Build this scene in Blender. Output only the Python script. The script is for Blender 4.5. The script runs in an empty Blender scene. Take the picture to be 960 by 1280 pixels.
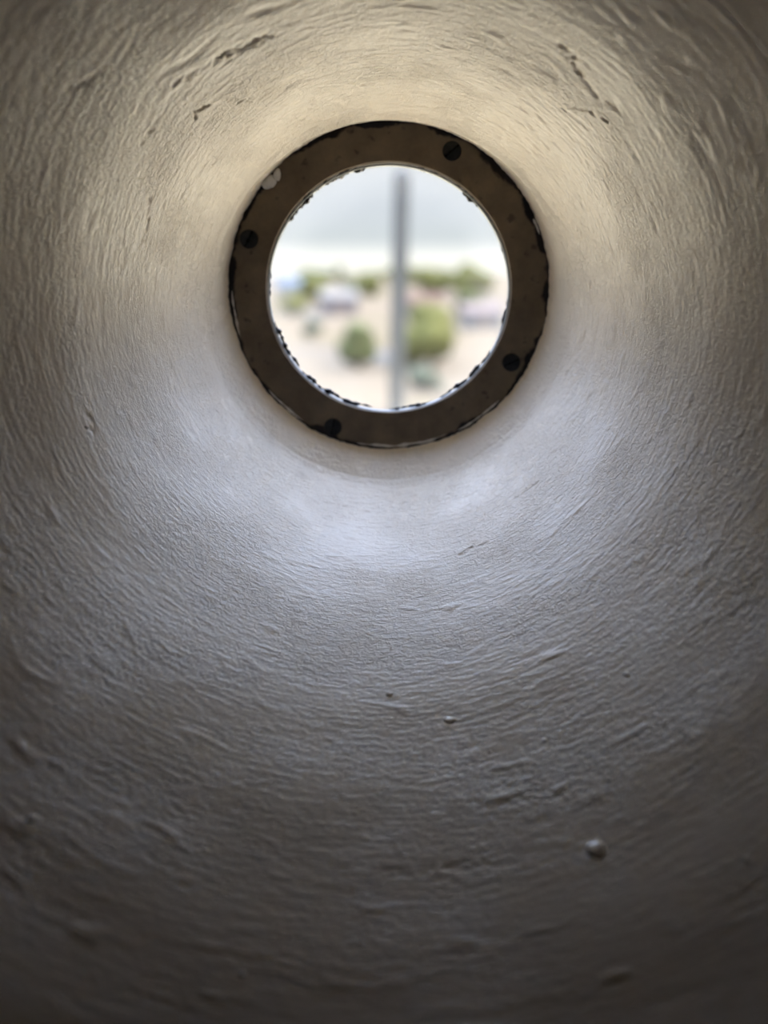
import bpy, bmesh, math, random
import numpy as np
from mathutils import Vector, Matrix

scene = bpy.context.scene
col = scene.collection
R = math.radians
random.seed(7)

# ------------------------------------------------------------------ camera
ZW = 1.5                      # height of the porthole centre above the room floor (m)
cd = bpy.data.cameras.new('camera')
cam = bpy.data.objects.new('camera', cd)
col.objects.link(cam)
cam.location = (-0.003, -0.648, ZW + 0.0163)
cam.rotation_euler = (R(90 - 13.93), 0, 0)
cd.sensor_fit = 'VERTICAL'
cd.sensor_height = 36.0
cd.lens = 36.0 * 1250 / 1280
cd.clip_start = 0.01
cd.clip_end = 3000
cd.dof.use_dof = True
cd.dof.focus_distance = 0.555
cd.dof.aperture_fstop = cd.lens / 11.0
scene.camera = cam

# ------------------------------------------------------------------ sky
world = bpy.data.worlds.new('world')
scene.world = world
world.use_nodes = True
wt = world.node_tree
wt.nodes.clear()
w_out = wt.nodes.new('ShaderNodeOutputWorld')
w_bg = wt.nodes.new('ShaderNodeBackground')
w_tc = wt.nodes.new('ShaderNodeTexCoord')
w_sep = wt.nodes.new('ShaderNodeSeparateXYZ')
w_mr = wt.nodes.new('ShaderNodeMapRange')
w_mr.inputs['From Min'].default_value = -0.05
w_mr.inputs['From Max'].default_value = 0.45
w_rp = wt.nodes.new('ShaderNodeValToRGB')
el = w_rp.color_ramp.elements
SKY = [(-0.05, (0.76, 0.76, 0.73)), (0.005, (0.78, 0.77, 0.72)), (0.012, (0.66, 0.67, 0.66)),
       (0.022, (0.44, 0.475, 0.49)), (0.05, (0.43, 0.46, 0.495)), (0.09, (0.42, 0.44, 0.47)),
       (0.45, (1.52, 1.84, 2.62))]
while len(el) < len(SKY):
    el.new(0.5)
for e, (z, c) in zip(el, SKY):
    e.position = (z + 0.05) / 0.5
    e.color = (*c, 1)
# overcast-sky factor over a ramp brightened overhead to light the walls: grows as (1 + 2 sin(elevation)) from the horizon to the zenith
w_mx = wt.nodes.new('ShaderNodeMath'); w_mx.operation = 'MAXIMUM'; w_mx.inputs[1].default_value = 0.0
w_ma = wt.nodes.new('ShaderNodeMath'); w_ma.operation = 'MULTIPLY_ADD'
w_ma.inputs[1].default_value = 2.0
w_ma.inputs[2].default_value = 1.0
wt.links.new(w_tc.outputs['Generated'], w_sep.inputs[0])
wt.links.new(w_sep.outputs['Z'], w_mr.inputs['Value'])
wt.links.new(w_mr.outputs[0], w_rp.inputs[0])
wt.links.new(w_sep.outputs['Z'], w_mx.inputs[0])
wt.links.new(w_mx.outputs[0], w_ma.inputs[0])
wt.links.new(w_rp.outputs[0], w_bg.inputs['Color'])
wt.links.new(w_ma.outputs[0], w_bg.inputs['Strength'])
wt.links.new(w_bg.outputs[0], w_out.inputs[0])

# ------------------------------------------------------------------ sun (from the side of the tower)
sd = bpy.data.lights.new('sun', 'SUN')
sd.energy = 5.3
sd.angle = R(0.53)
sd.color = (1.0, 0.87, 0.66)
sun = bpy.data.objects.new('sun', sd)
col.objects.link(sun)
to_sun = Vector((0.62, -0.015, 0.78)).normalized()
sun.rotation_euler = to_sun.to_track_quat('Z', 'Y').to_euler()
sun.location = to_sun * 30

vs = scene.view_settings
vs.view_transform = 'Standard'
vs.look = 'None'
vs.gamma = 1.0
vs.use_curve_mapping = False
vs.exposure = 0.6


# ------------------------------------------------------------------ helpers
def link(o, parent=None):
    col.objects.link(o)
    if parent is not None:
        o.parent = parent
    return o


def empty(name, loc):
    o = bpy.data.objects.new(name, None)
    o.location = loc
    o.empty_display_size = 0.05
    return link(o)


def tag(o, label=None, cat=None, group=None, kind=None):
    for k, v in (('label', label), ('category', cat), ('group', group), ('kind', kind)):
        if v:
            o[k] = v
    return o


def mesh_obj(name, verts, faces, mat, parent=None, smooth=True, loc=(0, 0, 0)):
    me = bpy.data.meshes.new(name)
    me.from_pydata([tuple(v) for v in verts], [], faces)
    me.update()
    bm = bmesh.new(); bm.from_mesh(me)
    bmesh.ops.recalc_face_normals(bm, faces=bm.faces)
    bm.to_mesh(me); bm.free()
    if smooth:
        me.polygons.foreach_set('use_smooth', [True] * len(me.polygons))
    me.materials.append(mat)
    o = bpy.data.objects.new(name, me)
    o.location = loc
    return link(o, parent)


def bm_obj(name, bm, mat, parent=None, smooth=False, loc=(0, 0, 0)):
    bmesh.ops.recalc_face_normals(bm, faces=bm.faces)
    me = bpy.data.meshes.new(name)
    bm.to_mesh(me); bm.free()
    if smooth:
        me.polygons.foreach_set('use_smooth', [True] * len(me.polygons))
    me.materials.append(mat)
    o = bpy.data.objects.new(name, me)
    o.location = loc
    return link(o, parent)


def add_box(bm, lo, hi):
    lo, hi = Vector(lo), Vector(hi)
    vs_ = [bm.verts.new((x, y, z)) for z in (lo.z, hi.z) for y in (lo.y, hi.y) for x in (lo.x, hi.x)]
    for f in ((0, 1, 3, 2), (4, 6, 7, 5), (0, 4, 5, 1), (2, 3, 7, 6), (0, 2, 6, 4), (1, 5, 7, 3)):
        bm.faces.new([vs_[i] for i in f])


_perm = np.random.RandomState(11).permutation(4096).astype(np.int64)
_grad = np.random.RandomState(5).normal(size=(4096, 3))
_grad /= np.linalg.norm(_grad, axis=1)[:, None]


def gnoise(p):
    """gradient noise, p is (N,3); about -0.7..0.7"""
    pi = np.floor(p).astype(np.int64)
    pf = p - pi
    u = pf * pf * pf * (pf * (pf * 6 - 15) + 10)
    out = np.zeros(len(p))
    for dx in (0, 1):
        wx = u[:, 0] if dx else 1 - u[:, 0]
        hx = _perm[(pi[:, 0] + dx) & 4095]
        for dy in (0, 1):
            wy = wx * (u[:, 1] if dy else 1 - u[:, 1])
            hy = _perm[(hx + pi[:, 1] + dy) & 4095]
            for dz in (0, 1):
                w = wy * (u[:, 2] if dz else 1 - u[:, 2])
                g = _grad[_perm[(hy + pi[:, 2] + dz) & 4095]]
                out += w * (g[:, 0] * (pf[:, 0] - dx) + g[:, 1] * (pf[:, 1] - dy) + g[:, 2] * (pf[:, 2] - dz))
    return out


# ------------------------------------------------------------------ materials
def new_mat(name):
    m = bpy.data.materials.new(name)
    m.use_nodes = True
    nt = m.node_tree
    b = nt.nodes['Principled BSDF']
    return m, nt, b


def noise_node(nt, vec, scale, detail=4, rough=0.55):
    n = nt.nodes.new('ShaderNodeTexNoise')
    n.inputs['Scale'].default_value = scale
    n.inputs['Detail'].default_value = detail
    n.inputs['Roughness'].default_value = rough
    if vec is not None:
        nt.links.new(vec, n.inputs['Vector'])
    return n


def ramp_node(nt, fac, stops):
    r = nt.nodes.new('ShaderNodeValToRGB')
    e = r.color_ramp.elements
    while len(e) < len(stops):
        e.new(0.5)
    for q, (p, c) in zip(e, stops):
        q.position = p
        q.color = (*c, 1) if len(c) == 3 else c
    nt.links.new(fac, r.inputs[0])
    return r


def mottled(name, c1, c2, scale, rough, metallic=0.0, bump=0.0, coord='Object', lo=0.35, hi=0.65):
    m, nt, b = new_mat(name)
    tc = nt.nodes.new('ShaderNodeTexCoord')
    n = noise_node(nt, tc.outputs[coord], scale)
    r = ramp_node(nt, n.outputs['Fac'], [(lo, c1), (hi, c2)])
    nt.links.new(r.outputs[0], b.inputs['Base Color'])
    b.inputs['Roughness'].default_value = rough
    b.inputs['Metallic'].default_value = metallic
    if rough >= 0.7:
        b.inputs['Specular IOR Level'].default_value = 0.1
    if bump:
        bp = nt.nodes.new('ShaderNodeBump')
        bp.inputs['Strength'].default_value = bump
        bp.inputs['Distance'].default_value = 0.1 / scale
        nt.links.new(n.outputs['Fac'], bp.inputs['Height'])
        nt.links.new(bp.outputs[0], b.inputs['Normal'])
    return m


def paint_material(name, use_attr=True):
    m, nt, b = new_mat(name)
    if use_attr:
        at = nt.nodes.new('ShaderNodeAttribute')
        at.attribute_name = 'paint_coord'
        vec = at.outputs['Vector']
    else:
        vec = nt.nodes.new('ShaderNodeTexCoord').outputs['Object']
    n1 = noise_node(nt, vec, 22, 3)
    r1 = ramp_node(nt, n1.outputs['Fac'], [(0.35, (0.915, 0.81, 0.675)), (0.65, (0.945, 0.85, 0.72))])
    nt.links.new(r1.outputs[0], b.inputs['Base Color'])
    n2 = noise_node(nt, vec, 60, 3)
    mr = nt.nodes.new('ShaderNodeMapRange')
    mr.inputs['From Min'].default_value = 0.3
    mr.inputs['From Max'].default_value = 0.7
    mr.inputs['To Min'].default_value = PAINT_ROUGH - 0.05
    mr.inputs['To Max'].default_value = PAINT_ROUGH + 0.07
    nt.links.new(n2.outputs['Fac'], mr.inputs[0])
    nt.links.new(mr.outputs[0], b.inputs['Roughness'])
    b.inputs['IOR'].default_value = 1.46
    if use_attr:
        # fine relief: wavy roller ripple, then brush hair lines
        n3 = noise_node(nt, vec, 560, 3, 0.6)
        n3.inputs['Distortion'].default_value = 1.0
        at2 = nt.nodes.new('ShaderNodeAttribute'); at2.attribute_name = 'stroke_coord'
        n4 = noise_node(nt, at2.outputs['Vector'], 420, 3, 0.6)
        n5 = noise_node(nt, vec, 26, 2)
        r5 = ramp_node(nt, n5.outputs['Fac'], [(0.40, (0.35, 0.35, 0.35)), (0.62, (1, 1, 1))])
        b1 = nt.nodes.new('ShaderNodeBump')
        b1.inputs['Distance'].default_value = 0.0009
        nt.links.new(n3.outputs['Fac'], b1.inputs['Height'])
        nt.links.new(r5.outputs[0], b1.inputs['Strength'])
        b2 = nt.nodes.new('ShaderNodeBump')
        b2.inputs['Strength'].default_value = 0.8
        b2.inputs['Distance'].default_value = 0.0007
        nt.links.new(n4.outputs['Fac'], b2.inputs['Height'])
        nt.links.new(b1.outputs[0], b2.inputs['Normal'])
        nt.links.new(b2.outputs[0], b.inputs['Normal'])
    return m


PAINT_ROUGH = 0.24
M_paint = paint_material('gloss_off_white_paint')
M_paint_plain = paint_material('gloss_off_white_paint_drops', False)
M_paint_plain.node_tree.nodes['Principled BSDF'].inputs['Coat Weight'].default_value = 1.0
M_paint_plain.node_tree.nodes['Principled BSDF'].inputs['Coat Roughness'].default_value = 0.12
M_room = mottled('dull_plaster', (0.70, 0.62, 0.54), (0.76, 0.69, 0.61), 3, 0.8)
M_floor = mottled('dark_stone_floor', (0.30, 0.24, 0.19), (0.40, 0.33, 0.26), 5, 0.7)
M_render = mottled('exterior_whitewash', (0.70, 0.67, 0.60), (0.80, 0.77, 0.70), 4, 0.8, bump=0.3)
M_deck = mottled('bounce_deck_concrete', (0.70, 0.57, 0.35), (0.80, 0.67, 0.43), 3, 0.85, bump=0.2)
M_steel = mottled('dark_steel', (0.010, 0.013, 0.017), (0.026, 0.030, 0.034), 300, 0.5, 0.5)
M_rim = mottled('zinc_rim', (0.16, 0.165, 0.165), (0.25, 0.255, 0.25), 120, 0.45, 0.3)
M_glint = mottled('mastic_painted_glints', (0.008, 0.009, 0.012), (0.75, 0.73, 0.68), 260, 0.3, 0.0, lo=0.52, hi=0.58)  # pale flecks paint reflected glints onto the black mastic
M_seal = mottled('black_mastic', (0.006, 0.007, 0.010), (0.02, 0.022, 0.028), 200, 0.12)
M_white = mottled('white_filler', (0.68, 0.66, 0.63), (0.80, 0.78, 0.75), 200, 0.45)
M_post = mottled('grey_post_paint', (0.022, 0.024, 0.024), (0.032, 0.034, 0.034), 6, 0.6)
M_trunk = mottled('bark', (0.06, 0.045, 0.03), (0.12, 0.09, 0.06), 4, 0.9)
M_wall_pink = mottled('pink_render', (0.140, 0.106, 0.091), (0.158, 0.124, 0.110), 0.6, 0.85)
M_wall_pale = mottled('cream_render', (0.149, 0.132, 0.112), (0.168, 0.152, 0.132), 0.6, 0.85)
M_roof_red = mottled('terracotta_roof', (0.101, 0.058, 0.041), (0.124, 0.076, 0.058), 2.0, 0.85)
M_roof_blue = mottled('blue_roof', (0.048, 0.072, 0.096), (0.065, 0.088, 0.112), 2.0, 0.6)
M_pane = mottled('dark_window', (0.05, 0.06, 0.07), (0.09, 0.10, 0.12), 2.0, 0.2)
M_door = mottled('brown_door', (0.14, 0.09, 0.06), (0.18, 0.12, 0.08), 2.0, 0.6)
GREENS = [mottled('leaf_yellow_green', (0.060, 0.060, 0.012), (0.098, 0.090, 0.020), 1.5, 0.7),
          mottled('leaf_mid_green', (0.052, 0.058, 0.018), (0.080, 0.084, 0.028), 1.5, 0.7),
          mottled('leaf_grey_green', (0.058, 0.064, 0.038), (0.080, 0.086, 0.054), 1.5, 0.7)]


def ground_material():
    m, nt, b = new_mat('sandy_ground')
    tc = nt.nodes.new('ShaderNodeTexCoord')
    n = noise_node(nt, tc.outputs['Object'], 0.055, 5)
    r = ramp_node(nt, n.outputs['Fac'], [(0.30, (0.080, 0.082, 0.083)), (0.38, (0.135, 0.108, 0.076)),
                                         (0.56, (0.145, 0.112, 0.076)), (0.64, (0.085, 0.082, 0.036))])
    nt.links.new(r.outputs[0], b.inputs['Base Color'])
    b.inputs['Roughness'].default_value = 0.95
    b.inputs['Specular IOR Level'].default_value = 0.0
    return m


M_ground = ground_material()


def brass_material():
    m, nt, b = new_mat('aged_brass')
    tc = nt.nodes.new('ShaderNodeTexCoord')
    n1 = noise_node(nt, tc.outputs['Object'], 45, 5, 0.65)
    r1 = ramp_node(nt, n1.outputs['Fac'], [(0.32, (0.15, 0.115, 0.085)), (0.55, (0.215, 0.168, 0.122)),
                                           (0.72, (0.27, 0.212, 0.14))])
    # remnants of black paint with ragged edges round the outside of the ring, and small spots
    sx = nt.nodes.new('ShaderNodeSeparateXYZ')
    nt.links.new(tc.outputs['Object'], sx.inputs[0])
    ln = nt.nodes.new('ShaderNodeVectorMath'); ln.operation = 'LENGTH'
    cmb = nt.nodes.new('ShaderNodeCombineXYZ')
    nt.links.new(sx.outputs['X'], cmb.inputs['X'])
    nt.links.new(sx.outputs['Z'], cmb.inputs['Z'])
    nt.links.new(cmb.outputs[0], ln.inputs[0])
    n2 = noise_node(nt, tc.outputs['Object'], 38, 4, 0.6)
    ma = nt.nodes.new('ShaderNodeMath'); ma.operation = 'MULTIPLY_ADD'
    nt.links.new(n2.outputs['Fac'], ma.inputs[0])
    ma.inputs[1].default_value = 0.020
    nt.links.new(ln.outputs['Value'], ma.inputs[2])
    r2 = ramp_node(nt, ma.outputs[0], [(0.0, (0, 0, 0)), (0.5, (0, 0, 0)), (0.6, (1, 1, 1))])
    mr = nt.nodes.new('ShaderNodeMapRange')
    mr.inputs['From Min'].default_value = 0.1080
    mr.inputs['From Max'].default_value = 0.1095
    nt.links.new(ma.outputs[0], mr.inputs[0])
    n3 = noise_node(nt, tc.outputs['Object'], 130, 2, 0.5)
    r3 = ramp_node(nt, n3.outputs['Fac'], [(0.66, (0, 0, 0)), (0.74, (0.55, 0.55, 0.55))])
    mxm = nt.nodes.new('ShaderNodeMath'); mxm.operation = 'MAXIMUM'
    nt.links.new(mr.outputs[0], mxm.inputs[0])
    nt.links.new(r3.outputs[0], mxm.inputs[1])
    nt.nodes.remove(r2)
    mix = nt.nodes.new('ShaderNodeMix'); mix.data_type = 'RGBA'
    nt.links.new(mxm.outputs[0], mix.inputs['Factor'])
    nt.links.new(r1.outputs[0], mix.inputs['A'])
    mix.inputs['B'].default_value = (0.012, 0.012, 0.017, 1)
    nt.links.new(mix.outputs['Result'], b.inputs['Base Color'])
    b.inputs['Metallic'].default_value = 0.35
    b.inputs['Roughness'].default_value = 0.5
    bp = nt.nodes.new('ShaderNodeBump')
    bp.inputs['Strength'].default_value = 0.3
    bp.inputs['Distance'].default_value = 0.0006
    nt.links.new(mxm.outputs[0], bp.inputs['Height'])
    nt.links.new(bp.outputs[0], b.inputs['Normal'])
    return m


M_brass = brass_material()


def glass_material():
    """dusty pane: clear glass, a surface reflection, and a film of dust thicker round the rim"""
    m = bpy.data.materials.new('dusty_glass')
    m.use_nodes = True
    nt = m.node_tree
    nt.nodes.clear()
    out = nt.nodes.new('ShaderNodeOutputMaterial')
    tr = nt.nodes.new('ShaderNodeBsdfTransparent')
    tr.inputs[0].default_value = (0.97, 0.985, 0.98, 1)
    gl = nt.nodes.new('ShaderNodeBsdfGlossy'); gl.inputs['Roughness'].default_value = 0.05
    lw = nt.nodes.new('ShaderNodeLayerWeight'); lw.inputs[0].default_value = 0.5
    pw = nt.nodes.new('ShaderNodeMath'); pw.operation = 'POWER'; pw.inputs[1].default_value = 5.0
    fr = nt.nodes.new('ShaderNodeMath'); fr.operation = 'MULTIPLY_ADD'
    fr.inputs[1].default_value = 0.93; fr.inputs[2].default_value = 0.06
    nt.links.new(lw.outputs['Facing'], pw.inputs[0])
    nt.links.new(pw.outputs[0], fr.inputs[0])
    tl = nt.nodes.new('ShaderNodeBsdfTranslucent'); tl.inputs[0].default_value = (0.95, 0.91, 0.84, 1)
    tc = nt.nodes.new('ShaderNodeTexCoord')
    ln = nt.nodes.new('ShaderNodeVectorMath'); ln.operation = 'LENGTH'
    nt.links.new(tc.outputs['Object'], ln.inputs[0])
    n = noise_node(nt, tc.outputs['Object'], 30, 4)
    ma = nt.nodes.new('ShaderNodeMath'); ma.operation = 'MULTIPLY_ADD'
    nt.links.new(n.outputs['Fac'], ma.inputs[0]); ma.inputs[1].default_value = 0.03
    nt.links.new(ln.outputs['Value'], ma.inputs[2])
    mr = nt.nodes.new('ShaderNodeMapRange')
    mr.interpolation_type = 'SMOOTHSTEP'
    mr.inputs['From Min'].default_value = 0.060
    mr.inputs['From Max'].default_value = 0.098
    mr.inputs['To Min'].default_value = DUST
    mr.inputs['To Max'].default_value = DUST + 0.06
    nt.links.new(ma.outputs[0], mr.inputs[0])
    m1 = nt.nodes.new('ShaderNodeMixShader')
    m2 = nt.nodes.new('ShaderNodeMixShader')
    nt.links.new(mr.outputs[0], m1.inputs[0])
    nt.links.new(tr.outputs[0], m1.inputs[1])
    nt.links.new(tl.outputs[0], m1.inputs[2])
    nt.links.new(fr.outputs[0], m2.inputs[0])
    nt.links.new(m1.outputs[0], m2.inputs[1])
    nt.links.new(gl.outputs[0], m2.inputs[2])
    nt.links.new(m2.outputs[0], out.inputs[0])
    return m


DUST = 0.012
M_glass = glass_material()


# ------------------------------------------------------------------ the deep splayed opening in the front wall
# depth s is measured from the porthole plane into the room (world y = -s)
PROFILE = [(-0.004, 0.1003), (0.002, 0.1005), (0.0060, 0.1020), (0.0130, 0.1053), (0.0200, 0.1084),
           (0.0250, 0.1118), (0.05, 0.1225), (0.10, 0.1405), (0.15, 0.1605), (0.20, 0.183), (0.25, 0.208),
           (0.30, 0.236), (0.35, 0.268), (0.40, 0.304), (0.45, 0.350), (0.49, 0.405), (0.50, 0.44)]
PS = np.array([p[0] for p in PROFILE]); PR = np.array([p[1] for p in PROFILE])


def smooth_profile():
    ss = np.linspace(PS[0], PS[-1], 4000)
    rr = np.interp(ss, PS, PR)
    k = np.ones(25) / 25.0
    far = np.convolve(np.pad(rr, 200, mode='edge'), np.ones(161) / 161.0, mode='same')[200:-200]
    near = np.convolve(np.pad(rr, 12, mode='edge'), k, mode='same')[12:-12]
    w = np.clip((ss - 0.045) / 0.03, 0, 1)
    r2 = near * (1 - w) + far * w
    return ss, r2


SS, RR = smooth_profile()


def radius(s):
    return np.interp(s, SS, RR)


def centre_z(s):
    return np.interp(s, [-0.004, 0.001, 0.0200, 0.10, 0.5], [0.001, 0.001, -0.0098, -0.012, -0.012])


def build_embrasure():
    NT, NS = 2000, 640
    u = np.linspace(0, 1, NS)
    s = np.interp(u, [0, 0.10, 0.93, 1.0], [-0.004, 0.028, 0.37, 0.50])
    th = np.arange(NT) / NT * 2 * math.pi
    S, T = np.meshgrid(s, th, indexing='ij')
    S = S.ravel(); T = T.ravel()
    rad = radius(S)
    c, sn = np.cos(T), np.sin(T)
    # towards the mouth the sides and crown bell out more than the sill
    wl = np.clip((sn + 0.80) / 0.6, 0, 1); wl = wl * wl * (3 - 2 * wl)
    sb = np.clip(S - 0.142 - 0.012 * gnoise(np.stack([c * 3, sn * 3, S * 0 + 5], 1)), 0, 1)
    rad = rad + 0.24 * wl * sb * sb / (sb + 0.035)
    base = np.stack([rad * c, -S, rad * sn + centre_z(S)], 1)
    # slope -> inward normal
    dr = (radius(S + 0.002) - radius(S - 0.002)) / 0.004
    nl = 1 / np.sqrt(1 + dr * dr)
    nrm = np.stack([-c * nl, -dr * nl, -sn * nl], 1)

    def cyl(kt, ks, shear=0.0, seed=0.0):
        """cylinder coordinates: kt per metre along the circumference, ks per metre in depth; shear slants strokes"""
        t2 = T + shear * S
        rho = 0.15
        return np.stack([rho * np.cos(t2) * kt + seed, rho * np.sin(t2) * kt + seed * 1.7, S * ks + seed * 0.3], 1)

    top = np.clip(0.5 + 0.9 * sn, 0, 1)               # 1 on the crown, 0 underneath
    inner = np.clip((S - 0.004) / 0.022, 0.1, 1)         # the collar is smoother
    far = np.clip((S - 0.03) / 0.10, 0, 1)
    patch = np.clip(0.5 + 1.6 * gnoise(cyl(14, 16, 0, 3.1)), 0.05, 1)
    warp = gnoise(cyl(25, 30, 0, 9.2))
    d = 0.0018 * gnoise(cyl(9, 13, 0, 1.3)) * inner + (0.0004 + 0.0004 * top) * gnoise(cyl(22, 34, 3, 4.4)) * inner
    # rolled-on paint: fine elongated ripples
    p = cyl(190, 330, 2.5, 6.6); p[:, 2] += 1.3 * warp
    rip = gnoise(p)
    p = cyl(300, 620, -2.0, 2.6); p[:, 2] += 1.6 * warp
    rip2 = gnoise(p)
    amp = (0.00008 + 0.00012 * patch) * (0.55 + 0.45 * top) * (0.30 + 0.70 * inner)
    d += amp * rip * (0.8 + 0.4 * far) + 0.00010 * rip2 * (0.4 + 0.6 * inner)
    # brush strokes, long and crossing, strongest on the crown
    p = cyl(38, 420, 6.0, 7.7); p[:, 2] += 2.0 * warp
    st = gnoise(p)
    p = cyl(30, 330, -7.0, 12.7); p[:, 2] += 2.0 * warp
    st2 = gnoise(p)
    d += (0.00002 + 0.00026 * top * patch) * st * inner + 0.00018 * top * (1 - patch) * st2 * inner
    # deeper pitted dents between strokes
    p = cyl(45, 110, 3.0, 17.7); p[:, 2] += 1.0 * warp
    pit = np.clip(gnoise(p) - 0.24, 0, 1)
    d -= 0.0022 * pit * (0.15 + 0.85 * top) * inner
    p = cyl(75, 150, -3.0, 27.7)
    pit = np.clip(gnoise(p) - 0.27, 0, 1)
    d += 0.0020 * pit * inner * (0.4 + 0.6 * patch)
    # ragged edge against the brass ring
    edge = np.clip(1 - np.abs(S - 0.003) / 0.006, 0, 1)
    d += edge * (0.0012 * gnoise(cyl(60, 60, 0, 33.0)) + 0.0007 * gnoise(cyl(200, 100, 0, 35.0)))
    # cracks (points given as angle in degrees, depth s)
    for pts, wd, dp in CRACKS:
        for (a0, s0), (a1, s1) in zip(pts[:-1], pts[1:]):
            r0 = float(radius(0.5 * (s0 + s1)))
            ax, ay = R(a0) * r0, s0 * 1.06
            bx, by = R(a1) * r0, s1 * 1.06
            sel = np.where((np.abs(S - 0.5 * (s0 + s1)) < 0.03) &
                           (np.abs(((T - R(0.5 * (a0 + a1)) + math.pi) % (2 * math.pi)) - math.pi) < 0.25))[0]
            tx = (((T[sel] - R(a0) + math.pi) % (2 * math.pi)) - math.pi + R(a0)) * r0
            ty = S[sel] * 1.06
            L2 = (bx - ax) ** 2 + (by - ay) ** 2 + 1e-12
            k = np.clip(((tx - ax) * (bx - ax) + (ty - ay) * (by - ay)) / L2, 0, 1)
            dist = np.hypot(tx - ax - k * (bx - ax), ty - ay - k * (by - ay))
            wob = np.clip(0.55 + 1.5 * gnoise(np.stack([tx * 260 + 3.3, ty * 420, ty * 0 + 7.7], 1)), 0.0, 1.3)
            d[sel] -= dp * np.exp(-(dist / wd) ** 2) * wob
    pos = base + nrm * d[:, None]
    pos[:, 2] += ZW
    # flat wall face round the mouth, from circle to square
    extra = []
    for q in (0.25, 0.6, 1.0):
        mx = np.maximum(np.abs(np.cos(th)), np.abs(np.sin(th)))
        sq = np.stack([np.cos(th) / mx * 1.2, np.cos(th) * 0 - 0.5, np.sin(th) / mx * 1.5], 1)
        ci = np.stack([rad[-NT:] * np.cos(th), np.cos(th) * 0 - 0.5, rad[-NT:] * np.sin(th) + centre_z(0.5)], 1)
        e = ci * (1 - q) + sq * q
        e[:, 2] += ZW
        extra.append(e)
    pos = np.vstack([pos] + extra)
    rows = NS + len(extra)
    pc = np.vstack([np.stack([0.095 * c, 0.095 * sn, S], 1)] +
                   [np.stack([0.06 * np.cos(th), 0.06 * np.sin(th), th * 0 + 0.5 + 0.2 * i], 1) for i in range(len(extra))])
    i = np.arange(rows - 1)[:, None] * NT
    j = np.arange(NT)[None, :]
    j2 = (j + 1) % NT
    quads = np.stack([i + j, i + j2, i + NT + j2, i + NT + j], -1).reshape(-1, 4)
    me = bpy.data.meshes.new('wall_front')
    me.vertices.add(len(pos))
    me.vertices.foreach_set('co', pos.astype(np.float32).ravel())
    me.loops.add(quads.size)
    me.loops.foreach_set('vertex_index', quads.astype(np.int32).ravel())
    me.polygons.add(len(quads))
    me.polygons.foreach_set('loop_start', (np.arange(len(quads)) * 4).astype(np.int32))
    me.polygons.foreach_set('loop_total', np.full(len(quads), 4, dtype=np.int32))
    me.polygons.foreach_set('use_smooth', np.ones(len(quads), dtype=bool))
    at = me.attributes.new('paint_coord', 'FLOAT_VECTOR', 'POINT')
    at.data.foreach_set('vector', pc.astype(np.float32).ravel())
    t2 = T + 4.5 * S
    sc_ = np.vstack([np.stack([0.034 * np.cos(t2), 0.034 * np.sin(t2), S], 1), pc[NS * NT:]])
    at = me.attributes.new('stroke_coord', 'FLOAT_VECTOR', 'POINT')
    at.data.foreach_set('vector', sc_.astype(np.float32).ravel())
    me.update(calc_edges=True)
    me.materials.append(M_paint)
    o = bpy.data.objects.new('wall_front', me)
    return link(o)


CRACKS = [  # (angle, depth) polyline, half width, depth
    ([(134.7, .1015), (133.9, .1061), (133.0, .1043), (131.8, .1034), (130.8, .1017)], 0.0006, 0.0016),
    ([(125.9, .0884), (124.2, .0868), (123.4, .0853)], 0.0006, 0.0015),
    ([(124.0, .0844), (123.4, .0802)], 0.0005, 0.0009),
    ([(51.9, .0903), (50.9, .0910)], 0.0006, 0.0014),
    ([(50.1, .0947), (48.9, .0955)], 0.0005, 0.0010),
    ([(49.1, .0992), (48.2, .1027), (47.0, .1053), (46.3, .1079)], 0.0005, 0.0009),
    ([(46.3, .1079), (45.3, .1093), (44.2, .1104)], 0.0007, 0.0016),
    ([(43.0, .1128), (41.7, .1141), (40.4, .1148)], 0.0006, 0.0016),
    ([(124.7, .1254), (121.9, .1234), (119.4, .1226), (116.2, .1208), (113.2, .1208)], 0.0024, 0.0010),
    ([(132.8, .1307), (130.3, .1288), (127.9, .1265)], 0.0021, 0.0008),
    ([(144.8, .1239), (141.9, .1228), (139.4, .1241)], 0.0018, 0.0006),
    ([(143.9, .1731), (140.0, .1678)], 0.0021, 0.0009),
    ([(154.0, .0993), (158.2, .0947), (162.7, .0933)], 0.0018, 0.0008),
    ([(57.7, .1308), (54.7, .1291), (52.1, .1232)], 0.0027, 0.0010),
    ([(52.1, .1232), (48.5, .1215), (45.5, .1190)], 0.0018, 0.0007),
    ([(153.6, .1272), (153.3, .1276)], 0.0008, 0.0016),
    ([(287.1, .0974), (290.4, .0941), (294.6, .0970)], 0.0016, 0.0008),
    ([(304.6, .0719), (308.1, .0734), (311.8, .0725)], 0.0015, 0.0007),
    ([(197.0, .1463), (199.9, .1474)], 0.0021, 0.0009),
    ([(269.2, .2755), (276.3, .2734), (283.3, .2741)], 0.0024, 0.0004),
]
wall = build_embrasure()
tag(wall, 'thick wall with deep splayed round opening in glossy off-white brushed paint', kind='structure')


def wall_point(ang, s):
    r_ = float(radius(s))
    a = R(ang)
    dr = float(radius(s + 0.002) - radius(s - 0.002)) / 0.004
    n = Vector((-math.cos(a), -dr, -math.sin(a))).normalized()
    return Vector((r_ * math.cos(a), -s, ZW + r_ * math.sin(a) + float(centre_z(s)))), n


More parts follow.
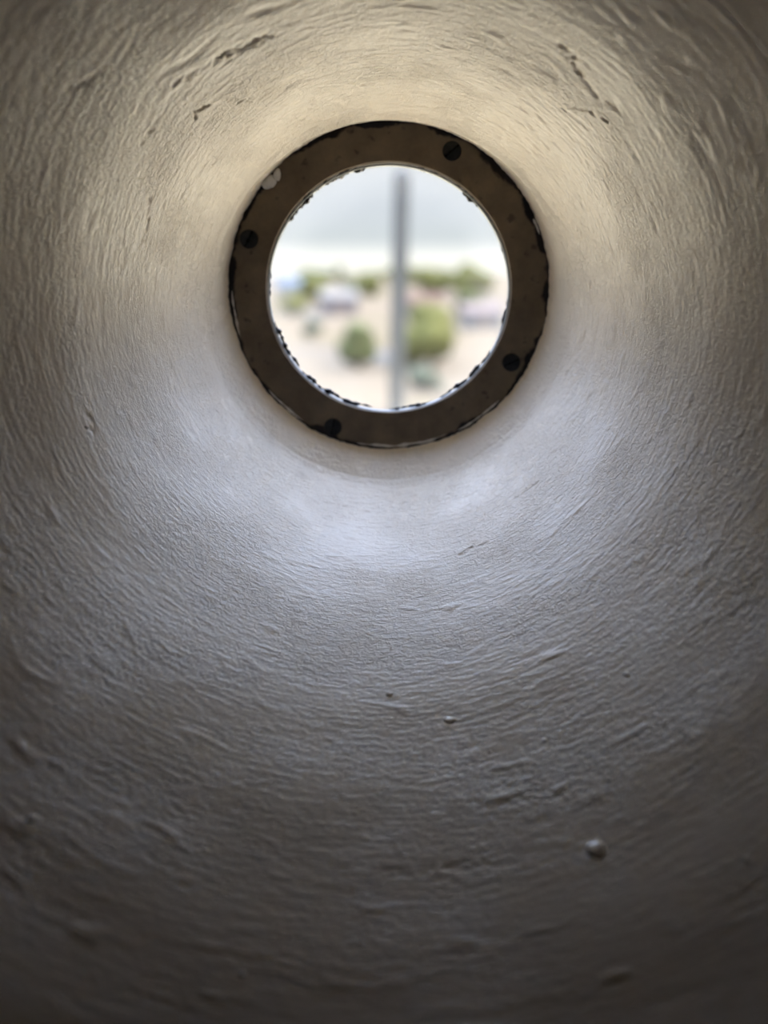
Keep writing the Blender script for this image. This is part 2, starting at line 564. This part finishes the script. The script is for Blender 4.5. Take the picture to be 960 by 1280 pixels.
# outside: flared reveal and outer face of the same wall
def outer_face():
    NT = 128
    prof = [(0.0045, 0.0765), (0.0055, 0.0775), (0.0065, 0.10), (0.0070, 0.16), (0.0072, 0.235)]
    V, F = [], []
    for y, r_ in prof:
        for k in range(NT):
            a = 2 * math.pi * k / NT
            V.append((r_ * math.cos(a), y, ZW + r_ * math.sin(a)))
    for k in range(NT):
        a = 2 * math.pi * k / NT
        mx = max(abs(math.cos(a)), abs(math.sin(a)))
        V.append((math.cos(a) / mx * 1.5, 0.0075, ZW + math.sin(a) / mx * 1.75))
    for q in range(len(prof)):
        for k in range(NT):
            k2 = (k + 1) % NT
            F.append((q * NT + k, q * NT + k2, (q + 1) * NT + k2, (q + 1) * NT + k))
    o = mesh_obj('outer_face', V, F, M_render, wall, smooth=False)
    return o


outer_face()

# the dim room behind the camera
for nm, lo, hi, m in (('floor', (-1.5, -3.2, -0.2), (1.5, 0.006, 0.0), M_floor),
                      ('ceiling', (-1.5, -3.2, 3.0), (1.5, 0.006, 3.2), M_room),
                      ('wall_left', (-1.5, -3.2, 0.0), (-1.2, 0.006, 3.0), M_room),
                      ('wall_right', (1.2, -3.2, 0.0), (1.5, 0.006, 3.0), M_room),
                      ('wall_back', (-1.2, -3.2, 0.0), (1.2, -2.9, 3.0), M_room)):
    bm = bmesh.new(); add_box(bm, lo, hi)
    tag(bm_obj(nm, bm, m), kind='structure')

# ------------------------------------------------------------------ porthole window
win = empty('window_1', (0, 0, ZW))
tag(win, 'round porthole with aged brass ring, dark slotted screws and dusty pane', kind='structure')


def lathe(name, prof, mat, parent, n=256, closed=True, cz=0.0):
    """prof: (r, s) pairs in local coordinates, axis along y"""
    V, F = [], []
    k_ = len(prof)
    for a in range(n):
        t = 2 * math.pi * a / n
        for r_, s_ in prof:
            V.append((r_ * math.cos(t), -s_, r_ * math.sin(t) + cz))
    for a in range(n):
        a2 = (a + 1) % n
        for q in range(k_ if closed else k_ - 1):
            q2 = (q + 1) % k_
            F.append((a * k_ + q, a * k_ + q2, a2 * k_ + q2, a2 * k_ + q))
    return mesh_obj(name, V, F, mat, parent, smooth=False)


ring = lathe('brass_ring', [(0.0768, -0.004), (0.0768, 0.0022), (0.0776, 0.0030), (0.1020, 0.0030), (0.1028, 0.0022),
                            (0.1028, -0.004)], M_brass, win)
rim = lathe('glazing_rim', [(0.0756, -0.0042), (0.0756, 0.0008), (0.0760, 0.0014), (0.0768, 0.0018), (0.0768, -0.0042)],
            M_rim, win, cz=-0.0008)
lathe('glass_pane', [(0.0, -0.0020), (0.03, -0.0020), (0.06, -0.0020), (0.0762, -0.0020)], M_glass, win, n=96, closed=False)
# cylinder of wall hidden behind the ring, closes the gap between inner and outer face
lathe('wall_liner', [(0.1030, 0.0), (0.1030, -0.0055), (0.1200, -0.0055), (0.1200, 0.0)], M_render, win)


def make_screw(name, ang, rr, slot, rad=0.0058):
    t = R(ang)
    bm = bmesh.new()
    n = 28
    prof = [(rad, 0.0030), (rad, 0.0034), (rad * 0.93, 0.0040), (rad * 0.55, 0.0044), (0.0, 0.0045)]
    rows = []
    for r_, s_ in prof[:-1]:
        rows.append([bm.verts.new((r_ * math.cos(2 * math.pi * k / n), -s_, r_ * math.sin(2 * math.pi * k / n))) for k in range(n)])
    top = bm.verts.new((0, -prof[-1][1], 0))
    for q in range(len(rows) - 1):
        for k in range(n):
            bm.faces.new((rows[q][k], rows[q][(k + 1) % n], rows[q + 1][(k + 1) % n], rows[q + 1][k]))
    for k in range(n):
        bm.faces.new((rows[-1][k], rows[-1][(k + 1) % n], top))
    sc = bm_obj(name, bm, M_steel, win, smooth=False, loc=(rr * math.cos(t), 0, rr * math.sin(t)))
    sc.rotation_euler = (0, -R(slot), 0)
    bm = bmesh.new()
    add_box(bm, (-rad * 0.92, -0.00462, -rad * 0.10), (rad * 0.92, -0.0036, rad * 0.10))
    bm_obj('slot', bm, M_seal, sc)
    return sc


for ang, rr, slot in ((65.2, 0.0917, 40), (160.2, 0.0925, 62), (330.2, 0.0905, 25), (247.3, 0.0940, 78)):
    make_screw('screw', ang, rr, slot)


def bead(name, a0, a1, r0, s0, thick, mat, parent, rough=0.5, seed=0, step=0.7, flat=0.8):
    """ragged bead of filler laid along an arc"""
    rnd = random.Random(seed)
    n = max(6, int((a1 - a0) / step))
    m = 7
    V, F = [], []
    w1, w2, ph = rnd.uniform(0.3, 0.6), rnd.uniform(0.8, 1.3), rnd.uniform(0, 6)
    for i in range(n + 1):
        f = i / n
        a = R(a0 + (a1 - a0) * f)
        end = min(1.0, 4.0 * min(f, 1 - f) + 0.12)
        k = end * (1 + rough * (0.6 * math.sin(w1 * i + ph) + 0.5 * math.sin(w2 * i) + rnd.uniform(-0.25, 0.25)))
        th_ = thick * max(0.12, k)
        rc = r0 + thick * rough * 0.6 * math.sin(w1 * 0.7 * i + 1.0) + rnd.uniform(-.06, .06) * thick
        for j in range(m):
            b = 2 * math.pi * j / m
            rr_ = rc + th_ * math.cos(b)
            V.append((rr_ * math.cos(a), -(s0 + th_ * flat * math.sin(b)), rr_ * math.sin(a)))
    for i in range(n):
        for j in range(m):
            j2 = (j + 1) % m
            F.append((i * m + j, i * m + j2, (i + 1) * m + j2, (i + 1) * m + j))
    F.append(tuple(range(m))[::-1])
    F.append(tuple(n * m + j for j in range(m)))
    return mesh_obj(name, V, F, mat, parent)


# black mastic squeezed out round the pane
for q, (a0, a1, r0, th_) in enumerate(((97, 127, 0.0752, 0.0012), (125, 150, 0.0752, 0.0015), (66, 78, 0.0757, 0.0008),
                                       (38, 60, 0.0754, 0.0011), (8, 30, 0.0760, 0.0006), (195, 220, 0.0750, 0.0013),
                                       (222, 236, 0.0752, 0.0010), (232, 262, 0.0750, 0.0012), (270, 292, 0.0752, 0.0008),
                                       (296, 330, 0.0752, 0.0010), (340, 357, 0.0755, 0.0007), (168, 186, 0.0756, 0.0007))):
    bead('mastic_bead', a0, a1, r0, -0.0008, th_, M_glint if q in (0, 1, 2) else M_seal, win, 0.75, seed=q)
# white paint and filler along the outside of the ring
for q, (a0, a1, r0, th_) in enumerate(((180, 197, 0.0985, 0.0006), (219, 236, 0.0992, 0.0006), (258, 292, 0.0990, 0.0008),
                                       (297, 316, 0.0994, 0.0006), (20, 26, 0.0995, 0.0007))):
    bead('paint_smear', a0, a1, r0, 0.0030, th_, M_white, win, 0.6, seed=40 + q, flat=0.4)


def lump(name, loc, size, normal, mat, parent, seed, flat=0.55, sub=3):
    bm = bmesh.new()
    bmesh.ops.create_icosphere(bm, subdivisions=sub, radius=1.0)
    rnd = random.Random(seed)
    off = np.array([[rnd.uniform(0, 50)] * 3])
    co = np.array([v.co[:] for v in bm.verts])
    nn = gnoise(co * 1.1 + off) * 0.45 + gnoise(co * 2.2 + off) * 0.12
    rot = Vector(normal).to_track_quat('Z', 'Y').to_matrix()
    for v, k in zip(bm.verts, nn):
        c_ = v.co * (1 + k)
        v.co = rot @ Vector((c_.x * size[0], c_.y * size[1], c_.z * size[2]))
    return bm_obj(name, bm, mat, parent, smooth=True, loc=loc)


t = R(138.5)
lump('filler_lump', (0.0985 * math.cos(t), -0.0040, 0.0985 * math.sin(t)), (0.0048, 0.0042, 0.003), (0, -1, 0), M_white, win, 3)
t = R(134.5)
lump('filler_lump', (0.0975 * math.cos(t), -0.0042, 0.0975 * math.sin(t)), (0.0022, 0.0036, 0.0025), (0, -1, 0), M_white, win, 5)

# ------------------------------------------------------------------ paint blobs dried on the wall: (angle, depth, width, length, height in mm)
BLOBS = [(269.93, .1893, 1.7, 1.5, 0.7), (278.79, .2064, 3.0, 2.0, 0.6), (292.26, .2790, 4.6, 3.6, 1.1),
         (290.94, .2280, 1.1, 1.0, 0.6), (283.51, .2261, 1.1, 0.8, 0.7), (304.97, .2159, 1.8, 0.9, 0.5),
         (256.38, .3151, 1.5, 1.2, 0.9), (232.37, .2938, 1.9, 1.5, 1.0), (305.18, .3049, 2.0, 1.6, 0.8),
         (296.49, .2552, 0.9, 0.7, 0.5), (198.6, .1500, 1.2, 1.0, 0.8)]

for q, (ang, s_, a_, b_, h_) in enumerate(BLOBS):
    p, n = wall_point(ang, s_)
    o = lump('paint_blob', p - n * (h_ * 0.00015), (a_ / 1000, b_ / 1000, h_ / 1000), n, M_paint_plain, wall, 60 + q)

# ------------------------------------------------------------------ outside: added bounce deck, post, ground
GZ = ZW + 0.016 - 9.0          # level of the ground below the tower
bm = bmesh.new(); add_box(bm, (-7, 0.01, ZW - 1.45), (7, 6.0, ZW - 1.20))  # unseen deck, added to bounce warm sunlight onto the upper wall
tag(bm_obj('bounce_terrace', bm, M_deck), 'unseen pale deck added outside the porthole to bounce warm light in', kind='structure')


def make_post():
    root = empty('post', (0.065, 5.45, ZW - 1.20))
    tag(root, 'slim upright grey post standing just outside the porthole', 'post')
    prof = [(0.048, 0.0), (0.048, 1.66), (0.050, 1.665), (0.050, 1.69)]
    n = 24

    def turn(name, prof, mat):
        V, F = [], []
        for r_, z_ in prof:
            for k in range(n):
                a = 2 * math.pi * k / n
                V.append((r_ * math.cos(a), r_ * math.sin(a), z_))
        for q in range(len(prof) - 1):
            for k in range(n):
                F.append((q * n + k, q * n + (k + 1) % n, (q + 1) * n + (k + 1) % n, (q + 1) * n + k))
        F.append(tuple(range(n))[::-1]); F.append(tuple((len(prof) - 1) * n + k for k in range(n)))
        return mesh_obj(name, V, F, mat, root, smooth=False)
    turn('shaft', prof, M_post)
    turn('base_flange', [(0.09, 0.0), (0.09, 0.012), (0.053, 0.016), (0.053, 0.05), (0.045, 0.055)], M_post)
    turn('cap', [(0.050, 1.68), (0.050, 1.70), (0.040, 1.735), (0.022, 1.752), (0.005, 1.757)], M_post)
    root.rotation_euler = (0, R(1.2), 0)
    return root


make_post()


def make_ground():
    n = 120
    gx = np.sign(np.linspace(-1, 1, n)) * np.abs(np.linspace(-1, 1, n)) ** 2.2 * 1500
    gy = np.linspace(0, 1, n) ** 2.0 * 1100 - 60
    X, Y = np.meshgrid(gx, gy)
    X, Y = X.ravel(), Y.ravel()
    Z = 1.0 * gnoise(np.stack([X * 0.02, Y * 0.02, X * 0 + 3], 1)) + GZ
    V = np.stack([X, Y, Z], 1)
    F = [(i * n + j, i * n + j + 1, (i + 1) * n + j + 1, (i + 1) * n + j) for i in range(n - 1) for j in range(n - 1)]
    o = mesh_obj('ground', V, F, M_ground)
    tag(o, 'sandy ground with green patches far below the porthole', kind='structure')


make_ground()


def gz(x, y):
    return float(gnoise(np.array([[x * 0.02, y * 0.02, 3.0]]))[0]) + GZ


def make_shrub(name, x, y, w, h, mat, label, cat, seed, trunk=0.15):
    rnd = random.Random(seed)
    z0 = gz(x, y) - 0.1
    root = empty(name, (x, y, z0))
    tag(root, label, cat, 'shrubs and trees seen through the porthole')
    bm = bmesh.new()
    for k in range(11):
        a = rnd.uniform(0, 6.28); rr_ = rnd.uniform(0.0, 0.33) * w
        r_ = rnd.uniform(0.16, 0.26) * w
        zc = h * rnd.uniform(trunk + 0.15, 0.82)
        v = bmesh.ops.create_icosphere(bm, subdivisions=3, radius=1.0)['verts']
        co = np.array([q.co[:] for q in v])
        nn = 0.35 * gnoise(co * 2.2 + seed + k * 3.3) + 0.30 * gnoise(co * 5 + seed + k)
        for q, e in zip(v, nn):
            c_ = q.co * (1 + e)
            q.co = Vector((c_.x * r_ + rr_ * math.cos(a), c_.y * r_ + rr_ * math.sin(a), c_.z * min(r_, h * 0.3) + zc))
    bm_obj('foliage', bm, mat, root, smooth=True)
    bm = bmesh.new()
    for k in range(3):
        a = rnd.uniform(0, 6.28)
        tip = Vector((math.cos(a) * w * 0.15, math.sin(a) * w * 0.15, h * 0.55))
        rr_ = 0.025 * w
        lo = [bm.verts.new((rr_ * math.cos(i * 1.0472), rr_ * math.sin(i * 1.0472), 0)) for i in range(6)]
        hi = [bm.verts.new((tip.x + rr_ * 0.5 * math.cos(i * 1.0472), tip.y + rr_ * 0.5 * math.sin(i * 1.0472), tip.z)) for i in range(6)]
        for i in range(6):
            bm.faces.new((lo[i], lo[(i + 1) % 6], hi[(i + 1) % 6], hi[i]))
        bm.faces.new(hi)
    bm_obj('trunk', bm, M_trunk, root)
    return root


SHRUBS = [
    ('tree', -21.5, 500, 6, 9.0, 1, 'tall dark tree rising above the tree line left of the post', 'tree'),
    ('shrub', -16.5, 235, 9, 6.0, 0, 'yellow-green shrub at the far left beside the blue-roofed house', 'shrub'),
    ('shrub', -16.3, 180, 6.0, 4.0, 0, 'green shrub below the blue-roofed house at the left', 'shrub'),
    ('shrub', -4.0, 290, 9, 6.5, 0, 'far yellow-green shrub just left of the post on the skyline', 'shrub'),
    ('shrub', -9.0, 300, 9, 5.0, 1, 'far shrub on the skyline between the tall tree and the post', 'shrub'),
    ('shrub', -8.6, 122, 2.4, 2.2, 2, 'small grey-green shrub alone on the pale sand at left', 'shrub'),
    ('shrub', -2.3, 88, 4.8, 4.2, 1, 'rounded green shrub on the sand just left of the post', 'shrub'),
    ('shrub', 4.3, 91, 7.6, 5.6, 0, 'largest yellow-green shrub on the sand right of the post', 'shrub'),
    ('shrub', 12.0, 275, 12, 7.5, 0, 'wide green shrub on the skyline right of the post', 'shrub'),
    ('shrub', 23.0, 270, 12, 8.5, 0, 'green tree-like shrub at the far right of the skyline', 'shrub'),
    ('shrub', 15.5, 178, 7, 4.0, 1, 'green shrub in front of the cream house at right', 'shrub'),
    ('shrub', -30.0, 420, 20, 7.0, 1, 'wide far shrub on the skyline left of the tall tree', 'shrub'),
    ('shrub', 9.0, 430, 24, 7.5, 0, 'far wide shrub on the skyline immediately right of the post', 'shrub'),
    ('shrub', 2.8, 74, 3.4, 1.7, 2, 'low olive shrub lowest in view right of the post', 'shrub'),
]
for q, (nm, x, y, w, h, gi, lab, cat) in enumerate(SHRUBS):
    make_shrub(nm, x, y, w, h, GREENS[gi], lab, cat, 100 + q)


def make_house(x, y, w, dpt, h, rh, wall_m, roof_m, label, rz=0.0, nwin=3):
    root = empty('house', (x, y, gz(x, y) - 0.2))
    root.rotation_euler = (0, 0, R(rz))
    tag(root, label, 'house', 'houses seen through the porthole')
    bm = bmesh.new(); add_box(bm, (-w / 2, -dpt / 2, 0), (w / 2, dpt / 2, h))
    bm_obj('walls', bm, wall_m, root)
    o = 0.25
    V = [(-w / 2 - o, -dpt / 2 - o, h), (w / 2 + o, -dpt / 2 - o, h), (w / 2 + o, dpt / 2 + o, h), (-w / 2 - o, dpt / 2 + o, h),
         (-w / 2 - o, 0, h + rh), (w / 2 + o, 0, h + rh)]
    mesh_obj('roof', V, [(0, 1, 5, 4), (2, 3, 4, 5), (0, 4, 3), (1, 2, 5), (3, 2, 1, 0)], roof_m, root, smooth=False)
    for k in range(nwin):
        cx = -w / 2 + w * (k + 0.5) / nwin
        bm = bmesh.new()
        if k == nwin // 2:
            add_box(bm, (cx - 0.45, -dpt / 2 - 0.05, 0.2), (cx + 0.45, -dpt / 2 + 0.02, min(2.2, h - 0.1)))
            bm_obj('door', bm, M_door, root)
        else:
            add_box(bm, (cx - 0.5, -dpt / 2 - 0.05, h * 0.38), (cx + 0.5, -dpt / 2 + 0.02, h * 0.8))
            bm_obj('window', bm, M_pane, root)


make_house(-28, 310, 9, 7, 3.2, 2.6, M_wall_pale, M_roof_blue, 'small house with blue roof at the far left of the view')
make_house(-8.5, 190, 6.5, 6, 3.0, 1.8, M_wall_pink, M_wall_pale, 'pale pink house left of the post behind the rounded shrub', 8)
make_house(7.5, 186, 6.5, 6, 2.6, 1.6, M_wall_pink, M_roof_red, 'pink house with terracotta roof right of the post', -6)
make_house(13.5, 142, 5.2, 5, 2.4, 1.4, M_wall_pale, M_wall_pink, 'cream house at the right edge of the view', 10)
